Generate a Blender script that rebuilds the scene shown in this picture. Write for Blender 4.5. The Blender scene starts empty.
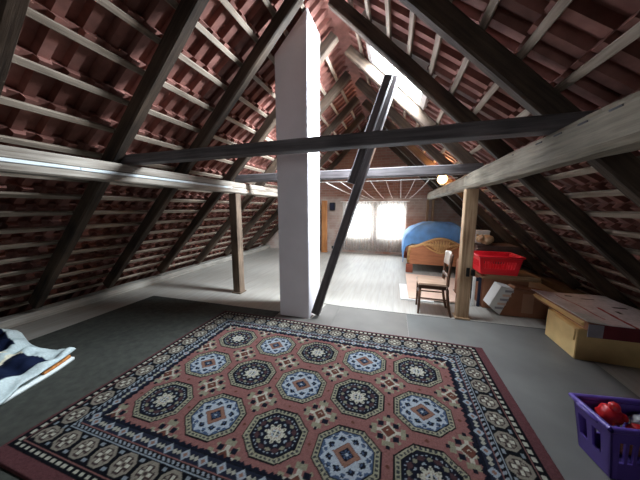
import bpy, bmesh, math, random
import numpy as np
from mathutils import Vector, Matrix, noise

scene = bpy.context.scene
COL = scene.collection
R2 = math.sqrt(2.0)

# ------------------------------------------------------------------ helpers
def lin(c):
    return tuple((v / 12.92 if v <= 0.04045 else ((v + 0.055) / 1.055) ** 2.4) for v in c)

def srgb(r, g, b):
    return lin((r / 255.0, g / 255.0, b / 255.0))

def link(o, parent=None):
    COL.objects.link(o)
    if parent is not None:
        o.parent = parent
    return o

def tag(o, label=None, cat=None, group=None, kind='thing'):
    if label:
        o['label'] = label
    if cat:
        o['category'] = cat
    if group:
        o['group'] = group
    if kind:
        o['kind'] = kind
    return o

def thing(name, label, cat, loc=(0, 0, 0), rz=0.0, group=None):
    o = bpy.data.objects.new(name, None)
    o.empty_display_size = 0.1
    link(o)
    o.location = loc
    o.rotation_euler = (0, 0, rz)
    return tag(o, label, cat, group)

def obj(name, bm, m, parent=None, smooth=False, loc=None):
    me = bpy.data.meshes.new(name)
    bm.normal_update()
    bm.to_mesh(me)
    bm.free()
    for mm in (m if isinstance(m, (list, tuple)) else [m]):
        me.materials.append(mm)
    if smooth:
        me.polygons.foreach_set('use_smooth', [True] * len(me.polygons))
    o = bpy.data.objects.new(name, me)
    link(o, parent)
    if loc is not None:
        o.location = loc
    return o

def struct(name, bm, m, parent=None, smooth=False):
    o = obj(name, bm, m, parent, smooth)
    if parent is None:
        o['kind'] = 'structure'
    return o

def B():
    return bmesh.new()

def add_box(bm, lo, hi, bev=0.0, rot=None, mi=0):
    c = [(a + b) / 2 for a, b in zip(lo, hi)]
    s = [abs(b - a) for a, b in zip(lo, hi)]
    t = bmesh.new()
    bmesh.ops.create_cube(t, size=1.0)
    for v in t.verts:
        v.co = Vector((v.co.x * s[0], v.co.y * s[1], v.co.z * s[2]))
    if bev > 0:
        bmesh.ops.bevel(t, geom=t.edges[:], offset=min(bev, min(s) * 0.45), segments=2, affect='EDGES')
    M = Matrix.Translation(c)
    if rot is not None:
        M = M @ rot.to_4x4()
    merge(bm, t, M, mi)

def merge(bm, t, M=None, mi=0):
    vm = {}
    for v in t.verts:
        vm[v] = bm.verts.new(M @ v.co if M is not None else v.co)
    for f in t.faces:
        try:
            nf = bm.faces.new([vm[v] for v in f.verts])
            nf.material_index = mi if mi else f.material_index
        except ValueError:
            pass
    t.free()

def add_tube(bm, pts, rad, n=8, cap=True, mi=0):
    pts = [Vector(p) for p in pts]
    rings = []
    up = Vector((0, 0, 1))
    for i, p in enumerate(pts):
        d = (pts[min(i + 1, len(pts) - 1)] - pts[max(i - 1, 0)]).normalized()
        a = d.cross(up)
        if a.length < 1e-3:
            a = d.cross(Vector((1, 0, 0)))
        a.normalize()
        b = a.cross(d)
        r = rad[i] if isinstance(rad, (list, tuple)) else rad
        rings.append([bm.verts.new(p + (a * math.cos(2 * math.pi * k / n) + b * math.sin(2 * math.pi * k / n)) * r) for k in range(n)])
    for i in range(len(rings) - 1):
        for k in range(n):
            f = bm.faces.new((rings[i][k], rings[i][(k + 1) % n], rings[i + 1][(k + 1) % n], rings[i + 1][k]))
            f.material_index = mi
    if cap:
        bm.faces.new(rings[0][::-1]).material_index = mi
        bm.faces.new(rings[-1]).material_index = mi

def add_poly_prism(bm, pts2, axis, a, b, mi=0):
    """extrude a polygon along an axis ('x','y','z') from a to b"""
    def P(u, v, w):
        return {'x': (w, u, v), 'y': (u, w, v), 'z': (u, v, w)}[axis]
    A = [bm.verts.new(P(u, v, a)) for u, v in pts2]
    Bv = [bm.verts.new(P(u, v, b)) for u, v in pts2]
    n = len(pts2)
    fs = [bm.faces.new(A[::-1]), bm.faces.new(Bv)]
    for i in range(n):
        fs.append(bm.faces.new((A[i], A[(i + 1) % n], Bv[(i + 1) % n], Bv[i])))
    for f in fs:
        f.material_index = mi
    bmesh.ops.recalc_face_normals(bm, faces=fs)

def beam_bm(L, w, h, seed=0, step=0.16, wob=0.006, ch=0.012, bow=0.0):
    """rough-hewn timber along local x from 0 to L, w along y, h along z, centred on the axis"""
    bm = B()
    n = max(2, int(L / step))
    prof = []
    hw, hh = w / 2, h / 2
    c = min(ch, hw * .6, hh * .6)
    for (y, z) in ((-hw + c, -hh), (hw - c, -hh), (hw, -hh + c), (hw, hh - c), (hw - c, hh), (-hw + c, hh), (-hw, hh - c), (-hw, -hh + c)):
        prof.append((y, z))
    rings = []
    for i in range(n + 1):
        x = L * i / n
        off = bow * math.sin(math.pi * i / n)
        ring = []
        for k, (y, z) in enumerate(prof):
            q = Vector((x * 1.7 + seed * 13.7, k * 5.1, seed * 3.3))
            q2 = Vector((x * 6 + seed * 7.7, k * 9.1, seed * 5.3))
            d = noise.noise(q) * wob + noise.noise(q2) * wob * .5
            s = 1 + d / max(hw, hh)
            ring.append(bm.verts.new((x, y * s + d * .5, z * s + off)))
        rings.append(ring)
    for i in range(n):
        for k in range(8):
            bm.faces.new((rings[i][k], rings[i][(k + 1) % 8], rings[i + 1][(k + 1) % 8], rings[i + 1][k]))
    bm.faces.new(rings[0])
    bm.faces.new(rings[-1][::-1])
    bmesh.ops.recalc_face_normals(bm, faces=bm.faces[:])
    return bm

def frame(p0, d, zhint):
    x = Vector(d).normalized()
    z = Vector(zhint)
    z = (z - x * z.dot(x)).normalized()
    y = z.cross(x)
    M = Matrix((x, y, z)).transposed().to_4x4()
    M.translation = Vector(p0)
    return M

def beam(name, p0, p1, w, h, m, zhint=(0, 0, 1), seed=0, parent=None, **kw):
    p0, p1 = Vector(p0), Vector(p1)
    L = (p1 - p0).length
    o = obj(name, beam_bm(L, w, h, seed, **kw), m, parent)
    o.matrix_local = frame(p0, p1 - p0, zhint)
    return o

# ------------------------------------------------------------------ materials
def nmat(name):
    m = bpy.data.materials.new(name)
    m.use_nodes = True
    nt = m.node_tree
    bs = nt.nodes['Principled BSDF']
    return m, nt, bs

def N(nt, t, **kw):
    n = nt.nodes.new(t)
    for k, v in kw.items():
        setattr(n, k, v)
    return n

def plain(name, col, rough=0.7, var=0.12, scale=14, bump=0.1, metal=0.0):
    m, nt, bs = nmat(name)
    tc = N(nt, 'ShaderNodeTexCoord')
    nz = N(nt, 'ShaderNodeTexNoise')
    nz.inputs['Scale'].default_value = scale
    nz.inputs['Detail'].default_value = 5
    nt.links.new(tc.outputs['Object'], nz.inputs['Vector'])
    cr = N(nt, 'ShaderNodeValToRGB')
    cr.color_ramp.elements[0].position = .3
    cr.color_ramp.elements[1].position = .7
    cr.color_ramp.elements[0].color = (*[c * (1 - var) for c in col], 1)
    cr.color_ramp.elements[1].color = (*[min(1, c * (1 + var)) for c in col], 1)
    nt.links.new(nz.outputs['Fac'], cr.inputs['Fac'])
    nt.links.new(cr.outputs['Color'], bs.inputs['Base Color'])
    bs.inputs['Roughness'].default_value = rough
    bs.inputs['Metallic'].default_value = metal
    if bump:
        bp = N(nt, 'ShaderNodeBump')
        bp.inputs['Strength'].default_value = bump
        bp.inputs['Distance'].default_value = .01
        nt.links.new(nz.outputs['Fac'], bp.inputs['Height'])
        nt.links.new(bp.outputs['Normal'], bs.inputs['Normal'])
    return m

def wood(name, c1, c2, rough=0.75, along=(1.2, 22, 22), bump=.35, spec=.3):
    """grain along local x"""
    m, nt, bs = nmat(name)
    tc = N(nt, 'ShaderNodeTexCoord')
    oi = N(nt, 'ShaderNodeObjectInfo')
    va = N(nt, 'ShaderNodeVectorMath', operation='ADD')
    vm = N(nt, 'ShaderNodeVectorMath', operation='SCALE')
    cmb = N(nt, 'ShaderNodeCombineXYZ')
    for i in range(3):
        nt.links.new(oi.outputs['Random'], cmb.inputs[i])
    vm.inputs['Scale'].default_value = 17.0
    nt.links.new(cmb.outputs[0], vm.inputs[0])
    nt.links.new(tc.outputs['Object'], va.inputs[0])
    nt.links.new(vm.outputs[0], va.inputs[1])
    mp = N(nt, 'ShaderNodeMapping')
    mp.inputs['Scale'].default_value = along
    nt.links.new(va.outputs[0], mp.inputs['Vector'])
    n1 = N(nt, 'ShaderNodeTexNoise')
    n1.inputs['Scale'].default_value = 1.6
    n1.inputs['Detail'].default_value = 8
    n1.inputs['Roughness'].default_value = .65
    nt.links.new(mp.outputs[0], n1.inputs['Vector'])
    n2 = N(nt, 'ShaderNodeTexNoise')
    n2.inputs['Scale'].default_value = 2.2
    nt.links.new(va.outputs[0], n2.inputs['Vector'])
    ad = N(nt, 'ShaderNodeMath', operation='MULTIPLY_ADD')
    ad.inputs[1].default_value = .45
    nt.links.new(n2.outputs['Fac'], ad.inputs[0])
    sb = N(nt, 'ShaderNodeMath', operation='MULTIPLY')
    sb.inputs[1].default_value = .6
    nt.links.new(n1.outputs['Fac'], sb.inputs[0])
    nt.links.new(sb.outputs[0], ad.inputs[2])
    cr = N(nt, 'ShaderNodeValToRGB')
    e = cr.color_ramp.elements
    e[0].position, e[1].position = .36, .66
    e[0].color = (*c1, 1)
    e[1].color = (*c2, 1)
    nt.links.new(ad.outputs[0], cr.inputs['Fac'])
    nt.links.new(cr.outputs['Color'], bs.inputs['Base Color'])
    bs.inputs['Roughness'].default_value = rough
    bs.inputs['Specular IOR Level'].default_value = spec
    bp = N(nt, 'ShaderNodeBump')
    bp.inputs['Strength'].default_value = bump
    bp.inputs['Distance'].default_value = .012
    nt.links.new(n1.outputs['Fac'], bp.inputs['Height'])
    nt.links.new(bp.outputs['Normal'], bs.inputs['Normal'])
    return m

def vcol(name, rough=.9, spec=.1, bump=0.0, bscale=200):
    m, nt, bs = nmat(name)
    at = N(nt, 'ShaderNodeAttribute', attribute_name='pattern')
    nz = N(nt, 'ShaderNodeTexNoise')
    tc = N(nt, 'ShaderNodeTexCoord')
    nz.inputs['Scale'].default_value = bscale
    nt.links.new(tc.outputs['Object'], nz.inputs['Vector'])
    mx = N(nt, 'ShaderNodeMix', data_type='RGBA', blend_type='MULTIPLY')
    mx.inputs[0].default_value = .45
    nt.links.new(at.outputs['Color'], mx.inputs[6])
    nt.links.new(nz.outputs['Fac'], mx.inputs[7])
    sc = N(nt, 'ShaderNodeMix', data_type='RGBA', blend_type='MULTIPLY')
    sc.inputs[0].default_value = 1
    sc.inputs[7].default_value = (1.25, 1.25, 1.25, 1)
    nt.links.new(mx.outputs[2], sc.inputs[6])
    nt.links.new(sc.outputs[2], bs.inputs['Base Color'])
    bs.inputs['Roughness'].default_value = rough
    bs.inputs['Specular IOR Level'].default_value = spec
    if bump:
        bp = N(nt, 'ShaderNodeBump')
        bp.inputs['Strength'].default_value = bump
        bp.inputs['Distance'].default_value = .006
        nt.links.new(nz.outputs['Fac'], bp.inputs['Height'])
        nt.links.new(bp.outputs['Normal'], bs.inputs['Normal'])
    return m

def set_pattern(me, rgb):
    a = me.attributes.new('pattern', 'FLOAT_COLOR', 'POINT')
    buf = np.ones((len(me.vertices), 4), dtype=np.float32)
    buf[:, :3] = rgb
    a.data.foreach_set('color', buf.ravel())

M_rafter = wood('dark old rafter wood', srgb(24, 18, 15), srgb(84, 68, 55))
M_beam = wood('dark grey tie beam wood', srgb(50, 46, 47), srgb(112, 105, 106))
M_purlin = wood('weathered pale purlin wood', srgb(92, 84, 72), srgb(162, 152, 134))
M_purlinL = wood('brown grey purlin wood', srgb(105, 92, 80), srgb(176, 166, 154))
M_litedge = wood('pale bluish lit edge', srgb(190, 196, 198), srgb(232, 238, 240), bump=.1)
M_post = wood('tan post wood', srgb(120, 92, 66), srgb(196, 164, 130))
M_postd = wood('dark post wood', srgb(66, 54, 46), srgb(130, 110, 92))
M_batten = wood('grey batten wood', srgb(98, 84, 70), srgb(172, 156, 140))
M_orange = wood('orange brown post wood', srgb(150, 92, 52), srgb(206, 146, 92))
M_sill = wood('grey sill board', srgb(112, 106, 98), srgb(172, 166, 156))
M_strut = wood('black brown strut wood', srgb(44, 39, 39), srgb(98, 91, 92), rough=.55)
M_bed = wood('orange bed veneer', srgb(150, 92, 62), srgb(196, 130, 92), rough=.45, along=(2, 8, 14), bump=.05)
M_bedd = wood('golden carved bed wood', srgb(164, 118, 70), srgb(228, 182, 124), rough=.4, along=(2, 8, 14), bump=.1)
M_bedfoot = wood('red brown bed foot', srgb(120, 62, 46), srgb(156, 86, 64), rough=.4)
M_chair = wood('dark brown chair wood', srgb(58, 38, 28), srgb(104, 70, 50), rough=.4, along=(3, 14, 14), bump=.05)
M_chairseat = wood('chair seat wood with painted sheen', srgb(128, 102, 84), srgb(176, 150, 130), rough=.35, along=(3, 14, 14), bump=.05)  # seat tone lightened for the window reflection on it
M_chairback = wood('shiny chair back with painted sheen', srgb(136, 118, 104), srgb(188, 172, 158), rough=.28, along=(3, 14, 14), bump=.03, spec=.6)  # reflection on the panel put into its pale colour
M_board = wood('brown board', srgb(104, 78, 54), srgb(160, 128, 94))
M_card = plain('tan cardboard', srgb(218, 186, 128), .85, .08, 9)
M_cardd = plain('brown cardboard', srgb(140, 92, 66), .85, .12, 7)
M_cardpale = plain('pale pinkish cardboard', srgb(214, 182, 162), .8, .06, 5)
M_cardwhite = plain('white cardboard', srgb(216, 214, 210), .8, .06, 5)
M_red = plain('red crate plastic', srgb(236, 36, 50), .35, .05, 5, 0)
M_purple = plain('purple basket plastic', srgb(94, 72, 156), .35, .06, 5, 0)
M_toyred = plain('red toy plastic', srgb(206, 40, 44), .35, .2, 20, .1)
M_toyyel = plain('yellow green toy', srgb(168, 150, 52), .4, .2, 20, .1)
M_toygrey = plain('grey plastic bag', srgb(150, 146, 150), .4, .15, 12, .2)
M_toywhite = plain('white plastic', srgb(225, 225, 225), .4, .05, 9, 0)
M_blue = plain('blue cover cloth', srgb(104, 156, 214), .8, .3, 4, .3)
M_beige = plain('beige plush', srgb(206, 178, 140), .95, .2, 60, .8)
M_navy = plain('dark navy cloth', srgb(26, 30, 52), .9, .2, 12, .3)
M_black = plain('black plastic', srgb(22, 22, 24), .5, .05, 9, 0)
M_rope = plain('white clothes line', srgb(225, 222, 214), .8, .05, 30, 0)
M_lining = plain('orange brown lining', srgb(176, 110, 52), .9, .45, 45, .3)
M_metal = plain('dark iron', srgb(40, 38, 38), .5, .1, 30, 0, .6)
M_winframe = plain('white window frame paint', srgb(226, 224, 218), .5, .03, 9, 0)

# mottled chimney paint
def chimney_mat():
    m, nt, bs = nmat('white grey chimney render')
    tc = N(nt, 'ShaderNodeTexCoord')
    n1 = N(nt, 'ShaderNodeTexNoise')
    n1.inputs['Scale'].default_value = 1.7
    n1.inputs['Detail'].default_value = 6
    nt.links.new(tc.outputs['Object'], n1.inputs['Vector'])
    cr = N(nt, 'ShaderNodeValToRGB')
    cr.color_ramp.elements[0].position = .3
    cr.color_ramp.elements[1].position = .75
    cr.color_ramp.elements[0].color = (*srgb(216, 211, 215), 1)
    cr.color_ramp.elements[1].color = (*srgb(234, 229, 233), 1)
    nt.links.new(n1.outputs['Fac'], cr.inputs['Fac'])
    nt.links.new(cr.outputs['Color'], bs.inputs['Base Color'])
    bs.inputs['Roughness'].default_value = .85
    n2 = N(nt, 'ShaderNodeTexNoise')
    n2.inputs['Scale'].default_value = 30
    nt.links.new(tc.outputs['Object'], n2.inputs['Vector'])
    bp = N(nt, 'ShaderNodeBump')
    bp.inputs['Strength'].default_value = .25
    bp.inputs['Distance'].default_value = .01
    nt.links.new(n2.outputs['Fac'], bp.inputs['Height'])
    nt.links.new(bp.outputs['Normal'], bs.inputs['Normal'])
    return m
M_chim = chimney_mat()

def tile_mat():
    m, nt, bs = nmat('red clay roof tiles')
    tc = N(nt, 'ShaderNodeTexCoord')
    sep = N(nt, 'ShaderNodeSeparateXYZ')
    nt.links.new(tc.outputs['UV'], sep.inputs[0])
    fl1 = N(nt, 'ShaderNodeMath', operation='FLOOR')
    fl2 = N(nt, 'ShaderNodeMath', operation='FLOOR')
    nt.links.new(sep.outputs[0], fl1.inputs[0])
    nt.links.new(sep.outputs[1], fl2.inputs[0])
    cmb = N(nt, 'ShaderNodeCombineXYZ')
    nt.links.new(fl1.outputs[0], cmb.inputs[0])
    nt.links.new(fl2.outputs[0], cmb.inputs[1])
    wn = N(nt, 'ShaderNodeTexWhiteNoise')
    nt.links.new(cmb.outputs[0], wn.inputs['Vector'])
    cr = N(nt, 'ShaderNodeValToRGB')
    e = cr.color_ramp.elements
    e[0].position, e[1].position = 0, 1
    e[0].color = (*srgb(112, 66, 54), 1)
    e[1].color = (*srgb(158, 108, 96), 1)
    nt.links.new(wn.outputs['Value'], cr.inputs['Fac'])
    nz = N(nt, 'ShaderNodeTexNoise')
    nz.inputs['Scale'].default_value = 9
    nz.inputs['Detail'].default_value = 7
    nt.links.new(tc.outputs['Object'], nz.inputs['Vector'])
    cr2 = N(nt, 'ShaderNodeValToRGB')
    f = cr2.color_ramp.elements
    f[0].position, f[1].position = .3, .7
    f[0].color = (.62, .58, .58, 1)
    f[1].color = (1.05, 1.05, 1.08, 1)
    nt.links.new(nz.outputs['Fac'], cr2.inputs['Fac'])
    mx = N(nt, 'ShaderNodeMix', data_type='RGBA', blend_type='MULTIPLY')
    mx.inputs[0].default_value = 1
    nt.links.new(cr.outputs['Color'], mx.inputs[6])
    nt.links.new(cr2.outputs['Color'], mx.inputs[7])
    nt.links.new(mx.outputs[2], bs.inputs['Base Color'])
    bs.inputs['Roughness'].default_value = .8
    bp = N(nt, 'ShaderNodeBump')
    bp.inputs['Strength'].default_value = .3
    bp.inputs['Distance'].default_value = .01
    nt.links.new(nz.outputs['Fac'], bp.inputs['Height'])
    nt.links.new(bp.outputs['Normal'], bs.inputs['Normal'])
    return m
M_tile = tile_mat()

def brick_mat(c1, c2, mortar, name):
    m, nt, bs = nmat(name)
    tc = N(nt, 'ShaderNodeTexCoord')
    sep = N(nt, 'ShaderNodeSeparateXYZ')
    nt.links.new(tc.outputs['Object'], sep.inputs[0])
    cmb = N(nt, 'ShaderNodeCombineXYZ')
    nt.links.new(sep.outputs[0], cmb.inputs[0])
    nt.links.new(sep.outputs[2], cmb.inputs[1])
    br = N(nt, 'ShaderNodeTexBrick')
    br.inputs['Scale'].default_value = 1
    br.inputs['Brick Width'].default_value = .26
    br.inputs['Row Height'].default_value = .085
    br.inputs['Mortar Size'].default_value = .011
    br.inputs['Color1'].default_value = (*c1, 1)
    br.inputs['Color2'].default_value = (*c2, 1)
    br.inputs['Mortar'].default_value = (*mortar, 1)
    nt.links.new(cmb.outputs[0], br.inputs['Vector'])
    nz = N(nt, 'ShaderNodeTexNoise')
    nz.inputs['Scale'].default_value = 3.5
    nz.inputs['Detail'].default_value = 6
    nt.links.new(tc.outputs['Object'], nz.inputs['Vector'])
    # paler mottled tone mixed over the brick up to head height
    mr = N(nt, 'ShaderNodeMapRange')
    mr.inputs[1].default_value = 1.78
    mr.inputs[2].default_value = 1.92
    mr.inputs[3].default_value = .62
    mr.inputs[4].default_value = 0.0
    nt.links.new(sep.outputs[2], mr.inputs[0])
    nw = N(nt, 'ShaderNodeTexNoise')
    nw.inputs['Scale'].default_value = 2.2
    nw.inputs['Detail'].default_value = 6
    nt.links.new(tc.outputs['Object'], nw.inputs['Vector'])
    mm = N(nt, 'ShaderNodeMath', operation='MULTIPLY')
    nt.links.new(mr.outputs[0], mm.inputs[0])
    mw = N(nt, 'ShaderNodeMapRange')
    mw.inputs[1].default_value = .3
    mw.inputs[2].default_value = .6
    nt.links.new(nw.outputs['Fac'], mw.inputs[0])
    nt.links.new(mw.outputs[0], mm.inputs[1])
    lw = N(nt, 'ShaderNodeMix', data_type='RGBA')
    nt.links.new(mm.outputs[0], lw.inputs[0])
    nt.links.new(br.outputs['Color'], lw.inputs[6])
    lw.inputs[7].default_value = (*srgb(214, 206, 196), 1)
    mx = N(nt, 'ShaderNodeMix', data_type='RGBA', blend_type='MULTIPLY')
    mx.inputs[0].default_value = .3
    nt.links.new(lw.outputs[2], mx.inputs[6])
    nt.links.new(nz.outputs['Fac'], mx.inputs[7])
    nt.links.new(mx.outputs[2], bs.inputs['Base Color'])
    bs.inputs['Roughness'].default_value = .9
    bp = N(nt, 'ShaderNodeBump')
    bp.inputs['Strength'].default_value = .5
    bp.inputs['Distance'].default_value = .01
    nt.links.new(br.outputs['Fac'], bp.inputs['Height'])
    bp.invert = True
    nt.links.new(bp.outputs['Normal'], bs.inputs['Normal'])
    return m
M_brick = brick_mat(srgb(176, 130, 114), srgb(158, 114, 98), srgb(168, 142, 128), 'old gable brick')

def board_floor_mat():
    m, nt, bs = nmat('worn pale floorboards')
    tc = N(nt, 'ShaderNodeTexCoord')
    sep = N(nt, 'ShaderNodeSeparateXYZ')
    nt.links.new(tc.outputs['Object'], sep.inputs[0])
    cmb = N(nt, 'ShaderNodeCombineXYZ')
    nt.links.new(sep.outputs[1], cmb.inputs[0])
    nt.links.new(sep.outputs[0], cmb.inputs[1])
    br = N(nt, 'ShaderNodeTexBrick')
    br.inputs['Scale'].default_value = 1
    br.inputs['Brick Width'].default_value = 4.1
    br.inputs['Row Height'].default_value = .24
    br.inputs['Mortar Size'].default_value = .004
    br.inputs['Color1'].default_value = (*srgb(160, 154, 146), 1)
    br.inputs['Color2'].default_value = (*srgb(155, 149, 140), 1)
    br.inputs['Mortar'].default_value = (*srgb(146, 143, 138), 1)
    nt.links.new(cmb.outputs[0], br.inputs['Vector'])
    mp = N(nt, 'ShaderNodeMapping')
    mp.inputs['Scale'].default_value = (14, 1.2, 1)
    nt.links.new(tc.outputs['Object'], mp.inputs['Vector'])
    nz = N(nt, 'ShaderNodeTexNoise')
    nz.inputs['Scale'].default_value = 1.3
    nz.inputs['Detail'].default_value = 8
    nt.links.new(mp.outputs[0], nz.inputs['Vector'])
    cr = N(nt, 'ShaderNodeValToRGB')
    cr.color_ramp.elements[0].position = .3
    cr.color_ramp.elements[1].position = .7
    cr.color_ramp.elements[0].color = (.82, .81, .8, 1)
    cr.color_ramp.elements[1].color = (1.05, 1.05, 1.05, 1)
    nt.links.new(nz.outputs['Fac'], cr.inputs['Fac'])
    mx = N(nt, 'ShaderNodeMix', data_type='RGBA', blend_type='MULTIPLY')
    mx.inputs[0].default_value = 1
    nt.links.new(br.outputs['Color'], mx.inputs[6])
    nt.links.new(cr.outputs['Color'], mx.inputs[7])
    nt.links.new(mx.outputs[2], bs.inputs['Base Color'])
    bs.inputs['Roughness'].default_value = .6
    return m
M_floor = board_floor_mat()
M_boarding = wood('dark gable boarding', srgb(52, 42, 36), srgb(92, 76, 64))
M_carddark = plain('dark brown cardboard', srgb(72, 52, 44), .85, .12, 7)
M_redcard = plain('dark red printed cardboard', srgb(112, 40, 46), .7, .15, 9)
M_tape = plain('dull packing tape', srgb(158, 116, 90), .5, .06, 7)
M_jointshade = plain('dark floor joint shade', srgb(44, 40, 38), .9, .1, 9)
M_sheet = plain('grey hardboard sheet', srgb(88, 86, 83), .6, .2, 2.2, .05)
M_sheet2 = plain('warm grey hardboard sheet', srgb(93, 88, 83), .65, .2, 2.0, .05)
M_mat = plain('dark green grey carpet', srgb(48, 49, 43), .95, .35, 14, .5)
M_rug = vcol('woven rug wool', .95, .05, .4, 260)
M_quilt = vcol('printed quilt cotton', .85, .1, .2, 60)
M_print = vcol('printed cardboard', .6, .2, 0, 30)

def glass_mat():
    m, nt, bs = nmat('thin window glass')
    nt.nodes.remove(bs)
    out = nt.nodes['Material Output']
    a = N(nt, 'ShaderNodeBsdfTransparent')
    g = N(nt, 'ShaderNodeBsdfGlossy')
    g.inputs['Roughness'].default_value = .02
    mx = N(nt, 'ShaderNodeMixShader')
    mx.inputs[0].default_value = .06
    nt.links.new(a.outputs[0], mx.inputs[1])
    nt.links.new(g.outputs[0], mx.inputs[2])
    nt.links.new(mx.outputs[0], out.inputs['Surface'])
    return m
M_glass = glass_mat()

def curtain_mat():
    m, nt, bs = nmat('sheer lace curtain')
    nt.nodes.remove(bs)
    out = nt.nodes['Material Output']
    tc = N(nt, 'ShaderNodeTexCoord')
    vo = N(nt, 'ShaderNodeTexVoronoi')
    vo.inputs['Scale'].default_value = 22
    nt.links.new(tc.outputs['Object'], vo.inputs['Vector'])
    mr = N(nt, 'ShaderNodeMapRange')
    mr.inputs[1].default_value = .1
    mr.inputs[2].default_value = .6
    mr.inputs[3].default_value = .34
    mr.inputs[4].default_value = .56
    nt.links.new(vo.outputs['Distance'], mr.inputs[0])
    t = N(nt, 'ShaderNodeBsdfTransparent')
    tr = N(nt, 'ShaderNodeBsdfTranslucent')
    tr.inputs['Color'].default_value = (.30, .29, .27, 1)
    d = N(nt, 'ShaderNodeBsdfDiffuse')
    d.inputs['Color'].default_value = (.72, .70, .66, 1)
    m1 = N(nt, 'ShaderNodeMixShader')
    m1.inputs[0].default_value = .5
    nt.links.new(tr.outputs[0], m1.inputs[1])
    nt.links.new(d.outputs[0], m1.inputs[2])
    m2 = N(nt, 'ShaderNodeMixShader')
    nt.links.new(mr.outputs[0], m2.inputs[0])
    nt.links.new(t.outputs[0], m2.inputs[1])
    nt.links.new(m1.outputs[0], m2.inputs[2])
    nt.links.new(m2.outputs[0], out.inputs['Surface'])
    return m
M_curtain = curtain_mat()

def bulb_mat():
    m, nt, bs = nmat('glowing lamp globe')
    bs.inputs['Base Color'].default_value = (1, .8, .45, 1)
    bs.inputs['Emission Color'].default_value = (1, .72, .3, 1)
    bs.inputs['Emission Strength'].default_value = 6.0
    return m
M_bulb = bulb_mat()

# ------------------------------------------------------------------ roof geometry
XR, ZR = -0.865, 3.835          # ridge of the rafter undersides
S0 = 0.0
def roof_pt(side, s, n, y):
    """side -1 left, +1 right; s = distance up the slope from floor level, n = outward from the rafter underside"""
    x0 = XR - side * 0  # ridge
    L = ZR * R2
    dx = (L - s) / R2
    x = XR + side * dx + side * n / R2
    z = s / R2 + n / R2
    return Vector((x, y, z))
SL = ZR * R2                    # slope length 5.42
def roof_dir(side):
    return Vector((-side / R2, 0, 1 / R2))
def roof_nrm(side):
    return Vector((side / R2, 0, 1 / R2))

YF, YB = -3.0, 8.0              # front and back gable inner faces
BATT = [0.16 + .245 * k for k in range(10)] + [2.70, 3.02, 3.34, 3.66, 3.97, 4.28, 4.59, 4.90, 5.21]
# roof windows: (y0, y1, s0, s1) on the right slope
SKY_A = (3.10, 3.88, 4.02, 4.95)

def tiles(side, holes, name):
    per = .165
    ys = np.arange(YF, YB + .001, per / 10)
    f = []
    for y in ys:
        u = (y / per) % 1.0
        # flat rib, step, recess, small second rib
        v = 0.0 if u < .42 else 1.0
        f.append(v)
    f = np.array(f)
    ends = [-.35] + BATT
    verts, faces, uv = [], [], []
    rows = []
    rnd = random.Random(5 + side)
    tile_id = np.floor(ys / per).astype(int)
    for r in range(len(ends) - 1, -1, -1):
        sh = (ends[r] + .058) if r < len(ends) - 1 else SL + .20
        # row with head at batten r goes down to batten r-1
        if r == len(ends) - 1:
            sh = min(ends[r] + .05, SL + .2)
        rows.append((r, sh))
    strips = []      # list of (s, base n, row index)
    strips.append((SL + .185, .185, len(ends) + 1))
    strips.append((ends[-1] + .05, .222, len(ends) + 1))
    for i, (r, sh) in enumerate(rows):
        strips.append((sh, .185, r))
        nxt = rows[i + 1][1] if i + 1 < len(rows) else sh - .05
        strips.append((nxt, .236, r))
    jit = {}
    for (s, nb, r) in strips:
        for k, y in enumerate(ys):
            key = (r, int(tile_id[k]))
            if key not in jit:
                jit[key] = (rnd.uniform(0, .010), rnd.uniform(-.007, .007))
            a, b = jit[key]
            verts.append(roof_pt(side, s + b, nb + f[k] * .050 + a, y))
    n = len(ys)
    uvs = []
    for i in range(len(strips) - 1):
        s_a, s_b = strips[i][0], strips[i + 1][0]
        sm = (s_a + s_b) / 2
        for k in range(n - 1):
            ym = (ys[k] + ys[k + 1]) / 2
            if any(h[0] - .06 < ym < h[1] + .06 and h[2] - .08 < sm < h[3] + .08 for h in holes):
                continue
            a, b = i * n + k, i * n + k + 1
            faces.append((a, b, b + n, a + n))
            uvs.append((ym / per + 40.0, strips[i][2] + .5))
    me = bpy.data.meshes.new(name)
    me.from_pydata([tuple(v) for v in verts], [], faces)
    ul = me.uv_layers.new(name='UVMap')
    buf = np.repeat(np.array(uvs, dtype=np.float32), 4, axis=0)
    ul.data.foreach_set('uv', buf.ravel())
    me.materials.append(M_tile)
    o = bpy.data.objects.new(name, me)
    link(o)
    o['kind'] = 'structure'
    o['label'] = 'red clay tile roof slope seen from inside, ' + ('chimney side' if side < 0 else 'side with the roof window')
    return o

# a hole must remove whole rows: split rows by hand where the opening lies
tiles(-1, [], 'ceiling_left')
tiles(1, [SKY_A], 'ceiling_right')

bm = B()
rc = [(XR + .17 * math.cos(math.pi * k / 10), ZR + .20 + .15 * math.sin(math.pi * k / 10)) for k in range(11)]
add_poly_prism(bm, rc, 'y', YF, YB)
struct('trim_1', bm, M_tile)['label'] = 'ridge tiles closing the top of the roof'

ORD = ['first', 'second', 'third', 'fourth', 'fifth', 'sixth', 'seventh', 'eighth', 'ninth', 'tenth', 'eleventh', 'twelfth',
       'thirteenth', 'fourteenth', 'fifteenth', 'sixteenth', 'seventeenth', 'eighteenth', 'nineteenth', 'twentieth']

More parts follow.
